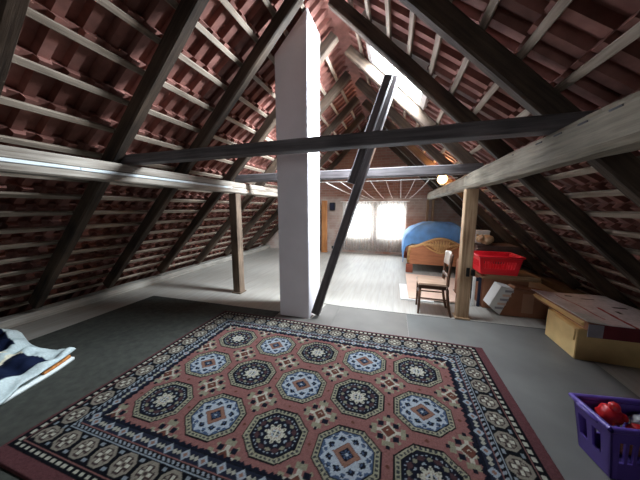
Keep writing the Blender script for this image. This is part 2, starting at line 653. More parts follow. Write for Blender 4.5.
# ------------------------------------------------------------------ rafters and battens
def rafters(side, ylist, seeds, group, labels):
    for i, y in enumerate(ylist):
        p0 = roof_pt(side, .24, .0755, y)
        p1 = roof_pt(side, SL - .01, .0755, y)
        Mx = frame(p0, p1 - p0, roof_nrm(side))
        if i % 4 == 0:
            L = (p1 - p0).length
            o = obj('roof_rafter', beam_bm(L, .095, .142, 31 + i + side * 9, wob=.007, ch=.014), M_rafter)
            proto = o
        else:
            o = proto.copy()
            COL.objects.link(o)
        o.matrix_world = Mx
        tag(o, labels[i], 'rafter', group)

YL = [.922, 1.782, 2.637, 3.588, 4.60, 5.60, 6.60, 7.60]
YRt = [1.12, 2.05, 3.02, 3.95, 4.90, 5.85, 6.75, 7.65]
rafters(-1, YL, 1, 'rafters of the slope behind the chimney', [
    'dark timber rafter at the picture\'s far left edge',
    'dark timber rafter on chimney slope, crossing the near tie beam\'s end',
    'dark timber rafter on chimney slope, running up to the chimney top',
    'dark rafter on chimney slope, first one beyond the chimney',
    'dark rafter on chimney slope, second beyond the chimney, behind the dark post',
    'dark rafter on chimney slope, third beyond the chimney',
    'dark rafter on chimney slope, fourth beyond the chimney',
    'dark rafter on chimney slope, last one against the brick gable'])
rafters(1, YRt, 2, 'rafters of the slope with the roof window', [
    'nearest dark rafter on the roof window slope, in the upper right corner',
    'rafter on roof window slope meeting the near tie beam\'s end',
    'dark rafter along the near side of the open roof window',
    'lit rafter along the far side of the roof window',
    'rafter on roof window slope, second beyond the roof window',
    'rafter on roof window slope, third beyond the roof window',
    'rafter on roof window slope, fourth beyond the roof window',
    'rafter on roof window slope, last one against the brick gable'])

def battens(side, spans, group, where):
    proto = None
    cnt = 0
    for i, s in enumerate(BATT):
        for (ya, yb) in spans(s):
            p0 = roof_pt(side, s, .1685, ya)
            p1 = roof_pt(side, s, .1685, yb)
            o = obj('roof_batten', beam_bm(yb - ya, .052, .028, 70 + i + side * 40, step=.3, wob=.003, ch=.004), M_batten)
            o.matrix_world = frame(p0, p1 - p0, roof_nrm(side))
            ex = ''
            if len(spans(s)) > 1:
                ex = ', near stub' if ya < 3 else ', far part'
            tag(o, '%s slope tile batten, %s row up from the floor%s' % (where, ORD[i], ex), 'batten', group)

battens(-1, lambda s: [(.2, 7.96)], 'tile battens on the chimney slope', 'chimney')
def spR(s):
    if SKY_A[2] - .09 < s < SKY_A[3] + .09:
        return [(.3, 3.06), (3.92, 7.96)]
    return [(.3, 7.96)]
battens(1, spR, 'tile battens on the roof window slope', 'roof window')

# ------------------------------------------------------------------ roof windows
def skylight(h, name, stay):
    y0, y1, s0, s1 = h
    w = .05
    bm = B()
    def bar(sa, sb, ya, yb, na, nb):
        vs = [roof_pt(1, s, n, y) for s in (sa, sb) for n in (na, nb) for y in (ya, yb)]
        t = [bm.verts.new(v) for v in vs]
        for q in ((0, 1, 3, 2), (4, 6, 7, 5), (0, 4, 5, 1), (2, 3, 7, 6), (0, 2, 6, 4), (1, 5, 7, 3)):
            bm.faces.new([t[k] for k in q])
    e = .09
    bar(s0 - e, s0, y0 - e + .03, y1 + e - .03, .155, .30)
    bar(s1, s1 + e, y0 - e + .03, y1 + e - .03, .155, .30)
    bar(s0, s1, y0 - e + .03, y0, .155, .30)
    bar(s0, s1, y1, y1 + e - .03, .155, .30)
    bmesh.ops.recalc_face_normals(bm, faces=bm.faces[:])
    o = struct(name, bm, M_winframe)
    o['label'] = 'small roof window frame in the tile slope'
    g = B()
    vs = [g.verts.new(roof_pt(1, s, .26, y)) for s, y in ((s0, y0), (s1, y0), (s1, y1), (s0, y1))]
    g.faces.new(vs)
    obj('window_pane', g, M_glass, o)
    if stay:
        t = B()
        ym = y0
        add_tube(t, [roof_pt(1, s0 + .48, .10, y0 + .02), roof_pt(1, s0 + .62, .16, y1 - .02)], .012, 8)
        obj('window_stay', t, M_metal, o)
    return o
skylight(SKY_A, 'window_3', True)

# ------------------------------------------------------------------ floor, gable walls
bm = B()
add_box(bm, (-5.2, YF - .2, -.06), (3.5, YB + .25, 0))
struct('floor', bm, M_floor)

def gable(name, y0, y1, holes):
    """brick gable with rectangular holes (x0,x1,z0,z1), cut as vertical strips"""
    bm = B()
    xs = sorted({-5.0, XR, 3.3, *[h[0] for h in holes], *[h[1] for h in holes]})
    def top(x):
        return ZR + .30 - abs(x - XR)
    for a, b in zip(xs[:-1], xs[1:]):
        hs = [h for h in holes if h[0] <= a + 1e-6 and h[1] >= b - 1e-6]
        if hs:
            h = hs[0]
            add_poly_prism(bm, [(a, 0), (b, 0), (b, h[2]), (a, h[2])], 'y', y0, y1)
            add_poly_prism(bm, [(a, h[3]), (b, h[3]), (b, top(b)), (a, top(a))], 'y', y0, y1)
        else:
            ta, tb = max(top(a), .02), max(top(b), .02)
            add_poly_prism(bm, [(a, 0), (b, 0), (b, tb), (a, ta)], 'y', y0, y1)
    return struct(name, bm, M_brick)
WF = (-1.6, 0.0, .7, 1.8)  # unseen opening, added to let frontal fill in
W1 = (-1.62, -.76, .50, 1.62)
W2 = (-.60, .26, .50, 1.62)
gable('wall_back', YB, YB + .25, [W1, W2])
gable('wall_front', YF - .25, YF, [WF]).data.materials[0] = M_boarding  # unseen wall boarded dark to cut bounced light

def window(h, name, y, lab):
    x0, x1, z0, z1 = h
    bm = B()
    fw = .06
    add_box(bm, (x0, y, z0), (x0 + fw, y + .06, z1), .006)
    add_box(bm, (x1 - fw, y, z0), (x1, y + .06, z1), .006)
    add_box(bm, (x0 + fw, y, z0), (x1 - fw, y + .06, z0 + fw), .006)
    add_box(bm, (x0 + fw, y, z1 - fw), (x1 - fw, y + .06, z1), .006)
    o = struct(name, bm, M_winframe)
    o['label'] = lab
    g = B()
    vs = [g.verts.new((x, y + .03, z)) for x, z in ((x0 + fw, z0 + fw), (x1 - fw, z0 + fw), (x1 - fw, z1 - fw), (x0 + fw, z1 - fw))]
    g.faces.new(vs)
    obj('window_pane', g, M_glass, o)
    return o
window(W1, 'window_1', YB + .08, 'bright gable window nearer the chimney')
window(W2, 'window_2', YB + .08, 'bright gable window nearer the bed')

window(WF, 'fill_window', YF - .14, 'unseen gable window added behind the viewer for fill light')

# ------------------------------------------------------------------ curtains
def curtain(x0, x1, z0, z1, y, seed, label):
    t = thing('lace_curtain', label, 'curtain', ((x0 + x1) / 2, y, z0), 0, 'lace curtains on the gable windows')
    bm = B()
    n, mz = 90, 14
    w = (x1 - x0)
    rows = []
    for j in range(mz + 1):
        zz = (z1 - z0) * j / mz
        row = []
        for i in range(n + 1):
            u = i / n
            a = .030 * (1 - .4 * j / mz)
            yy = a * math.sin(u * w * 62 + seed + .8 * math.sin(u * 9 + seed)) + .012 * noise.noise(Vector((u * 8, zz * 2, seed)))
            row.append(bm.verts.new(((u - .5) * w, yy, zz)))
        rows.append(row)
    for j in range(mz):
        for i in range(n):
            bm.faces.new((rows[j][i], rows[j][i + 1], rows[j + 1][i + 1], rows[j + 1][i]))
    obj('sheer_panel', bm, M_curtain, t, smooth=True)
    return t
curtain(-1.72, -.70, .10, 1.685, 7.92, 1.0, 'sheer white lace curtain over the window nearer the chimney')
curtain(-.69, .28, .10, 1.685, 7.92, 3.4, 'sheer white lace curtain over the window nearer the bed')
t = B()
add_tube(t, [(0, 0, 0), (2.16, 0, 0)], .012, 8)
o = obj('curtain_rod', t, M_winframe, loc=(-1.80, 7.92, 1.705))
tag(o, 'thin rod carrying both lace curtains on the brick gable', 'rod')

# ------------------------------------------------------------------ purlins, posts, ties, strut
# left purlin: upper grey timber with its skylit edge painted as a pale strip and a brown lower edge
p = thing('roof_purlin', 'long purlin with its lit edge painted pale along the chimney side carrying rafters', 'beam', (-2.665, 0, 1.75))
ya, yb = -2.9, 7.96
b1 = beam('upper_timber', (0, ya, .135), (0, yb, .135), .16, .09, M_purlinL, seed=3, parent=p, wob=.004)
b2 = beam('lower_timber', (.005, ya, .045), (.005, yb, .045), .165, .086, M_purlinL, seed=4, parent=p, wob=.004)
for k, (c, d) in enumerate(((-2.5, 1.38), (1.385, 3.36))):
    beam('lit_edge_strip', (.092, c, .078), (.092, d, .078), .014, .026, M_litedge, seed=5 + k, parent=p, wob=.001, ch=.003)

q = thing('roof_purlin', 'thick whitish weathered purlin resting on the tan post', 'beam', (.93, 0, 1.75))
beam('timber', (0, -2.9, .10), (0, 7.95, .10), .17, .195, M_purlin, seed=8, parent=q, wob=.012, ch=.03, bow=0.0)
rnd = random.Random(3)
for k in range(14):
    y = 1.15 + k * .19
    bm = B()
    add_box(bm, (-.0885, y, .155), (-.084, y + .055 + rnd.random() * .02, .163), 0)
    obj('dark_slot', bm, M_black, q)

def post(name, x, y, z1, w, d, m, label, seed):
    t = thing(name, label, 'post', (x, y, 0))
    beam('shaft', (0, 0, .022), (0, 0, z1), w, d, m, zhint=(0, 1, 0), seed=seed, parent=t, wob=.004, ch=.008)
    bm = B()
    add_box(bm, (-w / 2 - .02, -d / 2 - .02, 0), (w / 2 + .02, d / 2 + .02, .022), .004)
    obj('foot_block', bm, m, t)
    return t
post('wooden_post', -2.645, 3.52, 1.742, .145, .14, M_postd, 'dark wooden post under the purlin between chimney and tile slope', 21)
rp = post('wooden_post', .905, 3.60, 1.742, .145, .13, M_post, 'tan wooden post beside the chair, under the whitish purlin', 22)
bm = B()
add_box(bm, (.055, -.09, .62), (.10, -.06, .70), .004)
add_box(bm, (.0, -.075, .60), (.04, -.066, .72), .002)
obj('iron_bracket', bm, M_metal, rp)
post('gable_post', -2.32, 7.80, 1.742, .17, .12, M_orange, 'orange brown post against the brick gable beside the wall box', 23)
post('gable_post', .87, 7.88, 1.742, .06, .08, M_post, 'thin pale post behind the bed, nearest the window', 24)
post('gable_post', 1.02, 7.89, 1.742, .07, .08, M_post, 'thin pale post behind the bed, next to another thin post', 25)

o = beam('tie_beam', (-2.83, 1.91, 2.003), (1.10, 1.90, 2.003), .13, .092, M_beam, seed=31, wob=.004)
tag(o, 'dark horizontal tie beam passing in front of the chimney', 'beam')
o = beam('tie_beam', (-2.80, 3.81, 2.022), (1.06, 3.81, 2.022), .13, .132, M_beam, seed=32, wob=.005)
tag(o, 'dark horizontal tie beam behind the chimney with clothes lines tied on', 'beam')

s = thing('diagonal_strut', 'dark slanting strut from the chimney foot to the roof window', 'beam', (-1.015, 3.0, 0))
beam('main_timber', (0, 0, .06), (.925, .20, 3.03), .105, .12, M_strut, zhint=(0, 1, 0), seed=41, parent=s, wob=.004)
lapt = beam('lapped_timber', (.50, .075, 1.80), (.90, .16, 3.0), .10, .05, M_strut, zhint=(0, 1, 0), seed=42, parent=s, wob=.003)
lapt.location.y -= .09
lapt.location.x -= .035

# floor plate along the eaves
o = beam('eaves_plate', (-4.66, .2, .06), (-4.60, 7.95, .06), .20, .12, M_sill, seed=51, wob=.004)
tag(o, 'long grey floor plate under the rafter feet on the chimney side', 'beam')
o = beam('eaves_plate', (2.90, .2, .06), (2.90, 7.95, .06), .20, .12, M_boarding, seed=52, wob=.004)  # shade under this slope put into a darker wood
tag(o, 'floor plate under the rafters behind the cardboard boxes', 'beam')

# ------------------------------------------------------------------ chimney
bm = B()
x0, x1, y0, y1 = -1.52, -1.085, 2.915, 3.40
v = [bm.verts.new(c) for c in ((x0, y0, 0), (x1, y0, 0), (x1, y1, 0), (x0, y1, 0))]
k = [bm.verts.new((x, y, x + 4.89)) for x, y in ((x0, y0), (x1, y0), (x1, y1), (x0, y1))]
bm.faces.new(v[::-1]); bm.faces.new(k)
for i in range(4):
    bm.faces.new((v[i], v[(i + 1) % 4], k[(i + 1) % 4], k[i]))
bmesh.ops.bevel(bm, geom=[e for e in bm.edges if abs(e.verts[0].co.z - e.verts[1].co.z) > 2], offset=.008, segments=2, affect='EDGES')
o = obj('chimney_shaft', bm, M_chim)
tag(o, 'tall white rendered square chimney shaft rising from the floor into the roof', 'chimney')

# ------------------------------------------------------------------ floor coverings
def sheet(name, poly, z0, z1, m, label, cat, group=None):
    bm = B()
    cx = sum(p[0] for p in poly) / len(poly)
    cy = sum(p[1] for p in poly) / len(poly)
    add_poly_prism(bm, [(a - cx, b - cy) for a, b in poly], 'z', 0, z1 - z0)
    o = obj(name, bm, m, loc=(cx, cy, z0))
    tag(o, label, cat, group)
    return o
sheet('carpet_mat', [(-3.93, -.6), (-1.56, -.6), (-1.56, 2.98), (-3.93, 2.90)], .001, .006, M_mat,
      'dark green grey carpet lying under the rug and the quilt', 'carpet')
sheet('hardboard_sheet', [(-1.55, 1.4), (-.7365, 1.4), (-.7665, 3.44), (-.99, 3.46), (-1.05, 2.90), (-1.55, 2.90)], .001, .007, M_sheet2,
      'grey hardboard floor sheet at the foot of the chimney and strut', 'floor sheet', 'hardboard sheets on the floor')
sheet('hardboard_sheet', [(-.734, 1.4), (.213, 1.4), (.183, 3.46), (-.764, 3.44)], .001, .007, M_sheet2,
      'grey hardboard floor sheet behind the rug, between strut and chair', 'floor sheet', 'hardboard sheets on the floor')
sheet('hardboard_sheet', [(.2155, 1.4), (1.9, 1.4), (1.9, 3.52), (.1855, 3.46)], .001, .007, M_sheet,
      'grey hardboard floor sheet in front of the chair and tan post', 'floor sheet', 'hardboard sheets on the floor')
sheet('hardboard_sheet', [(-.2, -.6), (1.9, -.6), (1.9, 1.39), (-.2, 1.39)], .001, .007, M_sheet,
      'grey hardboard floor sheet under the purple basket', 'floor sheet', 'hardboard sheets on the floor')

for nm, pl in (('trim_2', [(-1.04, 3.466), (-.76, 3.447), (.18, 3.467), (1.9, 3.527), (1.9, 3.55), (.18, 3.487), (-.76, 3.465), (-1.04, 3.484)]),
               ('trim_3', [(-3.93, 2.903), (-1.56, 2.983), (-1.56, 3.0), (-3.93, 2.92)])):
    bm = B()
    add_poly_prism(bm, pl, 'z', .0005, .003)  # dark strip stands for the unlit edge of the far floor
    struct(nm, bm, M_jointshade)['label'] = 'dark joint line across the floor with sheet edge shade painted in'

# ------------------------------------------------------------------ rug
def build_rug():
    hx, hy = 1.575, 1.035
    e = .075
    step = .0062
    xs = np.arange(-hx - .028, hx + e + step / 2, step)
    ys = np.arange(-hy - e, hy + .026 + step / 2, step)
    X, Y = np.meshgrid(xs, ys)
    C = np.zeros(X.shape + (3,))
    rose = np.array(srgb(128, 87, 83)); navy = np.array(srgb(22, 24, 36)); black = np.array(srgb(18, 18, 24))
    cream = np.array(srgb(186, 182, 166)); lblue = np.array(srgb(160, 168, 176)); brown = np.array(srgb(130, 96, 82))
    olive = np.array(srgb(146, 142, 120)); blue = np.array(srgb(66, 82, 108)); redd = np.array(srgb(96, 60, 62)); dbrown = np.array(srgb(96, 58, 48))
    def put(mask, c):
        C[mask] = c
    put(np.ones_like(X, bool), redd)
    # distance in from the outer (black) edge
    D = np.minimum(hx - np.abs(X), hy - np.abs(Y))
    # running coordinate along the nearest side
    side = (hx - np.abs(X)) < (hy - np.abs(Y))
    T = np.where(side, Y, X)
    put(D > 0, black)
    fr = lambda t, p: np.abs(((t / p) % 1.0) - .5) * 2      # 0 at centre of the cell
    # outer dotted guard
    put((D > .018) & (D < .042) & (fr(T, .05) < .55), cream * .9)
    put((D > .052) & (D < .058), rose)
    # main border: cartouches
    c0, hw = .135, .066
    per = .168
    q = ((T / per) % 1.0 - .5) * per
    idx = np.floor(T / per)
    rr = np.maximum.reduce([np.abs(q) / .070, np.abs(D - c0) / hw, (np.abs(q) / .070 + np.abs(D - c0) / hw) / 1.38])
    band = (D > .062) & (D < .208)
    tan = np.array(srgb(132, 124, 112)); umber = np.array(srgb(64, 50, 50))
    put(band & (rr < 1), tan)
    put(band & (rr < .74), umber)
    put(band & (rr < .62) & (np.minimum(np.abs(q), np.abs(D - c0)) < .011), cream)
    put(band & (rr < .70) & (np.abs(np.abs(q) - .03) < .009) & (np.abs(np.abs(D - c0) - .028) < .009), tan)
    put(band & (rr < .26), tan)
    put(band & (rr < .16), umber)
    put(band & (rr >= 1.08) & (fr(T + per / 2, per) < .16) & (np.abs(np.abs(D - c0) - .048) < .009), lblue * .6)
    # inner guards
    put((D > .208) & (D < .214), lblue * .8)
    put((D > .219) & (D < .240) & (fr(T + D * .8, .036) < .5), lblue * .75)
    put((D > .245) & (D < .250), rose)
    b2 = (D > .250) & (D < .318)
    put(b2, np.array(srgb(34, 37, 50)))
    q2 = ((T / .13) % 1.0 - .5) * .13
    r2 = np.abs(q2) + np.abs(D - .284)
    put(b2 & (r2 < .034), lblue * .85)
    put(b2 & (r2 < .016), brown)
    put(b2 & (np.abs(np.abs(q2) - .05) + np.abs(D - .284) < .017), cream * .7)
    put((D > .318) & (D < .324), black)
    # field with a serrated edge
    saw = .336 + .018 * np.abs(((T / .048) % 1.0) - .5) * 2
    field = D > saw
    put((D > .324) & ~field, navy)
    put(field, rose)
    # field specks
    rs = np.random.RandomState(4)
    cols = [-.955, -.475, 0, .475, .95]
    rows = [-.465, 0, .465]
    # secondary motifs
    for i, cx in enumerate(np.arange(-1.19, 1.2, .476)):
        for j, cy in enumerate([-.70, -.2325, .2325, .70]):
            dx, dy = X - cx, Y - cy
            ax, ay = np.abs(dx), np.abs(dy)
            m = ax + ay
            mx = np.maximum(ax, ay)
            mn = np.minimum(ax, ay)
            sel = field & (m < .17)
            put(sel & (mx < .115) & (mn < .014), cream * .85)
            put(sel & (np.abs(mx - .095) < .018) & (mn < .036), olive * .8)
            put(sel & (np.abs(ax - ay) < .016) & (m < .15), olive * .85)
            put(sel & (np.abs(ax - .05) < .019) & (np.abs(ay - .05) < .019), navy)
            put(sel & (m < .062), cream * .85)
            put(sel & (m < .045), dbrown)
            put(sel & (m < .016), cream)
            put(sel & (np.abs(mx - .118) < .010) & (mn < .012), navy)
    # small dots between
    for cx in np.arange(-1.19, 1.2, .238):
        for cy in np.arange(-.70, .71, .2325):
            dx, dy = X - cx, Y - cy
            put(field & (np.abs(dx) + np.abs(dy) < .014), dbrown)
    W, H = .205, .188
    for i, cx in enumerate(cols):
        for j, cy in enumerate(rows):
            dx, dy = (X - cx) / W, (Y - cy) / H
            ax, ay = np.abs(dx), np.abs(dy)
            d = np.maximum.reduce([ax, ay, (ax + ay) / 1.42])
            ang = np.arctan2(dy, dx)
            inside = d < 1
            light = ((i + j) % 2 == 1)
            put(inside, black)
            ring = (d < .955) & (d > .80)
            put(ring, olive)
            put(ring & (np.abs(d - .878) < .045) & (np.abs(((ang * 40 / (2 * np.pi)) % 1.0) - .5) < .27), np.array(srgb(56, 58, 60)))
            put((d < .80) & (d > .765), black)
            core = d < .765
            r = np.sqrt(dx * dx + dy * dy)
            a8 = ((ang * 8 / (2 * np.pi)) % 1.0) - .5        # 8 sectors
            if light:
                # serrated blue edge then pale ground
                zig = .66 + .09 * np.abs(((ang * 16 / (2 * np.pi)) % 1.0) - .5) * 2
                put(core, blue)
                put(core & (d < zig), lblue)
                # eight dark tulips
                mr = np.abs(r - .53) / .115 + np.abs(a8) / .33
                put(core & (mr < 1), navy)
                put(core & (np.abs(r - .50) / .05 + np.abs(a8) / .12 < 1), blue)
                put(core & (d > .60) & (np.abs(a8) > .40) & (d < .70), navy)
                mr = np.abs(r - .62) / .06 + (.5 - np.abs(a8)) / .2
                put(core & (mr < 1), blue)
                dm = ax + ay
                put(dm < .43, dbrown)
                put(dm < .40, brown)
                put(dm < .235, navy)
                put((dm < .19) & (np.abs(((ang * 8 / (2 * np.pi)) % 1.0) - .5) < .25), blue)
                put(dm < .06, lblue)
            else:
                put(core, navy)
                mr = np.abs(r - .60) / .10 + np.abs(a8) / .32
                put(core & (mr < 1), np.array(srgb(70, 48, 50)))
                mr = np.abs(r - .58) / .10 + (.5 - np.abs(a8)) / .30
                put(core & (mr < .75), olive * .75)
                put(core & (np.abs(r - .44) < .03) & (np.abs(a8) < .16), lblue * .8)
                put(core & (np.abs(r - .70) < .02) & (np.abs(((ang * 32 / (2 * np.pi)) % 1.0) - .5) < .2), lblue * .8)
                star = .31 + .07 * np.cos(8 * ang)
                put(r < star, cream)
                put((r < star - .08) & (np.abs(a8) < .26) & (r > .15), brown)
                put((np.abs(r - .30) < .04) & (np.abs(a8) > .36), olive * .7)
                put(r < .15, lblue)
                put((ax + ay) < .14, navy)
                put((np.minimum(ax, ay) < .03) & (r < .16), cream)
    # wool wear: gentle mottling
    C *= .60
    C *= (1 + .10 * rs.standard_normal(X.shape))[..., None].clip(.7, 1.3)
    ny, nx = X.shape
    Z = .016 + .0012 * rs.standard_normal(X.shape)
    Z += .004 * np.sin(X * 3.1 + 1.0) * np.sin(Y * 4.3)
    Z[0, :] = Z[-1, :] = .002
    Z[:, 0] = Z[:, -1] = .002
    V = np.stack([X, Y, Z], -1).reshape(-1, 3)
    ii = np.arange(ny * nx).reshape(ny, nx)
    F = np.stack([ii[:-1, :-1], ii[:-1, 1:], ii[1:, 1:], ii[1:, :-1]], -1).reshape(-1, 4)
    me = bpy.data.meshes.new('oriental_rug')
    me.vertices.add(len(V))
    me.vertices.foreach_set('co', V.astype(np.float32).ravel())
    me.loops.add(F.size)
    me.loops.foreach_set('vertex_index', F.ravel().astype(np.int32))
    me.polygons.add(len(F))
    me.polygons.foreach_set('loop_start', np.arange(0, F.size, 4, dtype=np.int32))
    me.update(calc_edges=True)
    me.validate()
    set_pattern(me, C.reshape(-1, 3))
    me.materials.append(M_rug)
    o = bpy.data.objects.new('oriental_rug', me)
    link(o)
    o.location = (-.712, 1.716, .007)
    o.rotation_euler = (0, 0, .012)
    tag(o, 'large rose red rug with rows of octagon medallions and dark borders', 'rug')
build_rug()

# ------------------------------------------------------------------ quilt heap at the left
def grid_obj(name, fn, nu, nv, m, parent=None, smooth=True, thick=0.0, color=None):
    bm = B()
    g = [[bm.verts.new(fn(i / nu, j / nv)) for i in range(nu + 1)] for j in range(nv + 1)]
    for j in range(nv):
        for i in range(nu):
            bm.faces.new((g[j][i], g[j][i + 1], g[j + 1][i + 1], g[j + 1][i]))
    bm.normal_update()
    o = obj(name, bm, m, parent, smooth)
    if color is not None:
        cols = np.array([color(i / nu, j / nv) for j in range(nv + 1) for i in range(nu + 1)])
        set_pattern(o.data, cols)
    if thick:
        md = o.modifiers.new('thickness', 'SOLIDIFY')
        md.thickness = thick
        md.offset = -1
    return o

def quilt():
    t = thing('folded_quilt', 'crumpled white and navy quilt lying folded on the dark carpet', 'quilt', (-3.6, .95, .006))
    # local frame: u across (0 at far-left, 1 at the edge facing the rug), v from near (0) to far (1)
    def edge(u, v):
        xl, xr = -.90, 1.08 - .47 * v + .02 * math.sin(v * 9)
        x = xl + (xr - xl) * u
        yn, yf = -.75, .44 + .05 * math.sin(u * 7) - .04 * u
        y = yn + (yf - yn) * v
        return x, y
    def h(u, v, base, amp, sd):
        x, y = edge(u, v)
        e = min(1, min(u * 8, (1 - u) * 9, (1 - v) * 9, v * 9))
        e = math.sqrt(max(e, 0))
        z = base + amp * e * (.55 + .9 * noise.noise(Vector((x * 3.1 + sd, y * 3.7, sd))) + .7 * noise.noise(Vector((x * 8, y * 9 + sd, 2))))
        return (x, y, max(z, base))
    grid_obj('bottom_fold', lambda u, v: (lambda p: (p[0] - .015, p[1] - .015, p[2]))(h(u, v * .45 + .55, .026, .005, 2)), 40, 30, M_sw, t, thick=.024)
    grid_obj('orange_lining', lambda u, v: (lambda p: (p[0] - .035, p[1] - .03, p[2]))(h(u, v * .20 + .80, .052, .006, 5)), 40, 30, M_lining, t, thick=.022)
    white = np.array(srgb(192, 204, 204)); navy = np.array(srgb(20, 28, 52)); crm = np.array(srgb(222, 214, 190))
    def colr(u, v):
        x, y = edge(u, v)
        n = noise.noise(Vector((x * 2.3 + 7, y * 3.4 - 3, 1.3)))
        n2 = noise.noise(Vector((x * 7 + 2, y * 9, 4.3)))
        border = min((1 - u) * 1.8, (1 - v) * 1.2)
        if border < .12:
            return white
        if n + .4 * n2 > -.12:
            return navy
        return crm if n2 > .05 else white
    def top(u, v):
        p = list(h(u, v, .078, .105, 9))
        # the edge facing the rug lifts and gapes at its far corner
        g = max(0, (u - .85) / .15) * max(0, (v - .55) / .45)
        p[2] += .030 * g
        k = min(1, max(0, (.62 - v) / .12)) * max(0, (u - .93) / .07)
        p[2] -= (p[2] - .026) * k
        return p
    grid_obj('top_fold', top, 150, 110, M_quilt, t, thick=.022, color=colr)
M_sw = plain('white quilt cotton', srgb(214, 218, 216), .85, .08, 12, .2)
quilt()

# ------------------------------------------------------------------ chair
def chair():
    # local: front towards -x, z up; seat .40 x .38
    t = thing('wooden_chair', 'small dark wooden chair with pale back panel standing beside the tan post', 'chair', (.525, 3.72, 0), 0.0)
    bm = B()
    add_box(bm, (-.20, -.19, .425), (.19, .19, .455), .012)
    obj('seat', bm, M_chairseat, t)
    bm = B()
    add_box(bm, (-.175, -.17, .375), (.165, -.15, .424), .003)
    add_box(bm, (-.175, .15, .375), (.165, .17, .424), .003)
    add_box(bm, (-.18, -.15, .375), (-.16, .15, .424), .003)
    add_box(bm, (.15, -.15, .375), (.17, .15, .424), .003)
    obj('apron', bm, M_chair, t)
    for sy in (-1, 1):
        bm = B()
        add_tube(bm, [(-.178, sy * .165, 0), (-.172, sy * .163, .2), (-.168, sy * .16, .424)], [.014, .017, .021], 8)
        obj('leg', bm, M_chair, t, True)
        bm = B()
        pts, rad = [], []
        for k in range(15):
            z = .88 * k / 14
            if z < .42:
                x = .178 + .065 * ((.42 - z) / .42) ** 2
            else:
                x = .178 + .035 * ((z - .42) / .46) ** 1.5
            pts.append((x, sy * .17, z))
            rad.append(.016 + .004 * math.sin(math.pi * k / 14))
        add_tube(bm, pts, rad, 8)
        obj('leg', bm, M_chair, t, True)
    bm = B()
    add_tube(bm, [(-.172, -.163, .235), (.19, -.168, .235)], .010, 8)
    add_tube(bm, [(-.172, .163, .235), (.19, .168, .235)], .010, 8)
    add_tube(bm, [(-.172, -.163, .28), (-.172, .163, .28)], .010, 8)
    obj('stretcher', bm, M_chair, t, True)
    # curved back panel between the uprights
    def bp(u, v):
        y = -.165 + .33 * u
        z = .70 + .185 * v + .012 * math.sin(math.pi * u) * v
        x = .178 + .035 * max(0, (z - .42) / .46) ** 1.5 + .030 * math.sin(math.pi * u) - .016
        return (x, y, z)
    grid_obj('back_panel', bp, 12, 6, M_chairback, t, thick=.012)
    def bp2(u, v):
        y = -.165 + .33 * u
        z = .53 + .05 * v
        x = .178 + .035 * max(0, (z - .42) / .46) ** 1.5 + .02 * math.sin(math.pi * u) - .01
        return (x, y, z)
    grid_obj('back_rail', bp2, 12, 2, M_chair, t, thick=.012)
chair()

# ------------------------------------------------------------------ flat cardboard under the chair
sheet('cardboard_sheet', [(.12, 4.02), (.62, 4.02), (.60, 4.86), (.10, 4.84)], .001, .022, M_cardwhite,
      'flat whitish cardboard sheet lying on the floor behind the chair', 'cardboard')
sheet('cardboard_sheet', [(.24, 4.06), (1.02, 4.08), (1.02, 4.75), (1.30, 4.78), (1.30, 5.52), (.24, 5.60)], .024, .040, M_cardpale,
      'large pinkish cardboard sheet on the floor in front of the bed', 'cardboard')

# ------------------------------------------------------------------ bed
def bed():
    t = thing('wooden_bed', 'old wooden bed with arched carved footboard under a blue cover', 'bed', (.97, 5.9, 0))
    W = .64
    for sx in (-1, 1):
        for (ya, yb) in ((-.04, .10), (1.70, 1.84)):
            bm = B()
            add_box(bm, (sx * W - .075, ya, .001 if ya > 1 else .0), (sx * W + .075, yb, .20), .012)
            obj('foot', bm, M_bedfoot, t)
    # footboard panel: arched outline
    def arch(x):
        u = abs(x) / W
        return .64 + .20 * (0.5 + 0.5 * math.cos(math.pi * min(1, u)))
    bm = B()
    n = 40
    pts = [(-W, .201), (W, .201)] + [(W - 2 * W * k / n, arch(W - 2 * W * k / n) - .05) for k in range(n + 1)]
    add_poly_prism(bm, pts, 'y', 0.0, .05)
    fbd = obj('footboard', bm, M_bed, t)
    # moulded top rail follows the arch
    bm = B()
    add_tube(bm, [(-W - .03, .022, .23)] + [(-W - .02, .022, .5)] + [(-W + 2 * W * k / n, .022, arch(-W + 2 * W * k / n) - .035) for k in range(n + 1)] + [(W + .02, .022, .5), (W + .03, .022, .23)],
             .036, 10)
    obj('top_rail', bm, M_bedd, fbd, True)
    # carved shell crest: drop shaped fan of ribs
    bm = B()
    for k in range(-6, 7):
        a = k / 6.0
        x0 = a * .34
        z0 = arch(x0) - .065
        z1 = .50 + .19 * abs(a) ** 1.6
        x1 = a * .24
        m = 8
        add_tube(bm, [(x0 + (x1 - x0) * j / m, -.016 - .035 * math.sin(math.pi * j / m), z0 + (z1 - z0) * j / m) for j in range(m + 1)],
                 [.016 + .012 * math.sin(math.pi * j / m) for j in range(m + 1)], 8)
    add_tube(bm, [(.36 * a / 10, -.014, (arch(.36) - .05) * abs(a / 10) ** 1.5 + .485 * (1 - abs(a / 10) ** 1.5)) for a in range(-10, 11)], .016, 8)
    obj('carved_shell', bm, M_bedd, fbd, True)
    bm = B()
    add_box(bm, (-W, .05, .201), (-W + .04, 1.74, .46), .006)
    obj('side_rail', bm, M_bed, t)
    bm = B()
    add_box(bm, (W - .04, .05, .201), (W, 1.74, .46), .006)
    obj('side_rail', bm, M_bed, t)
    bm = B()
    add_box(bm, (-W, 1.745, .201), (W, 1.80, .95), .01)
    obj('headboard', bm, M_bed, t)
    bm = B()
    add_box(bm, (-W + .05, .06, .26), (W - .05, 1.735, .57), .05)
    obj('mattress', bm, M_cardwhite, t)
bed()
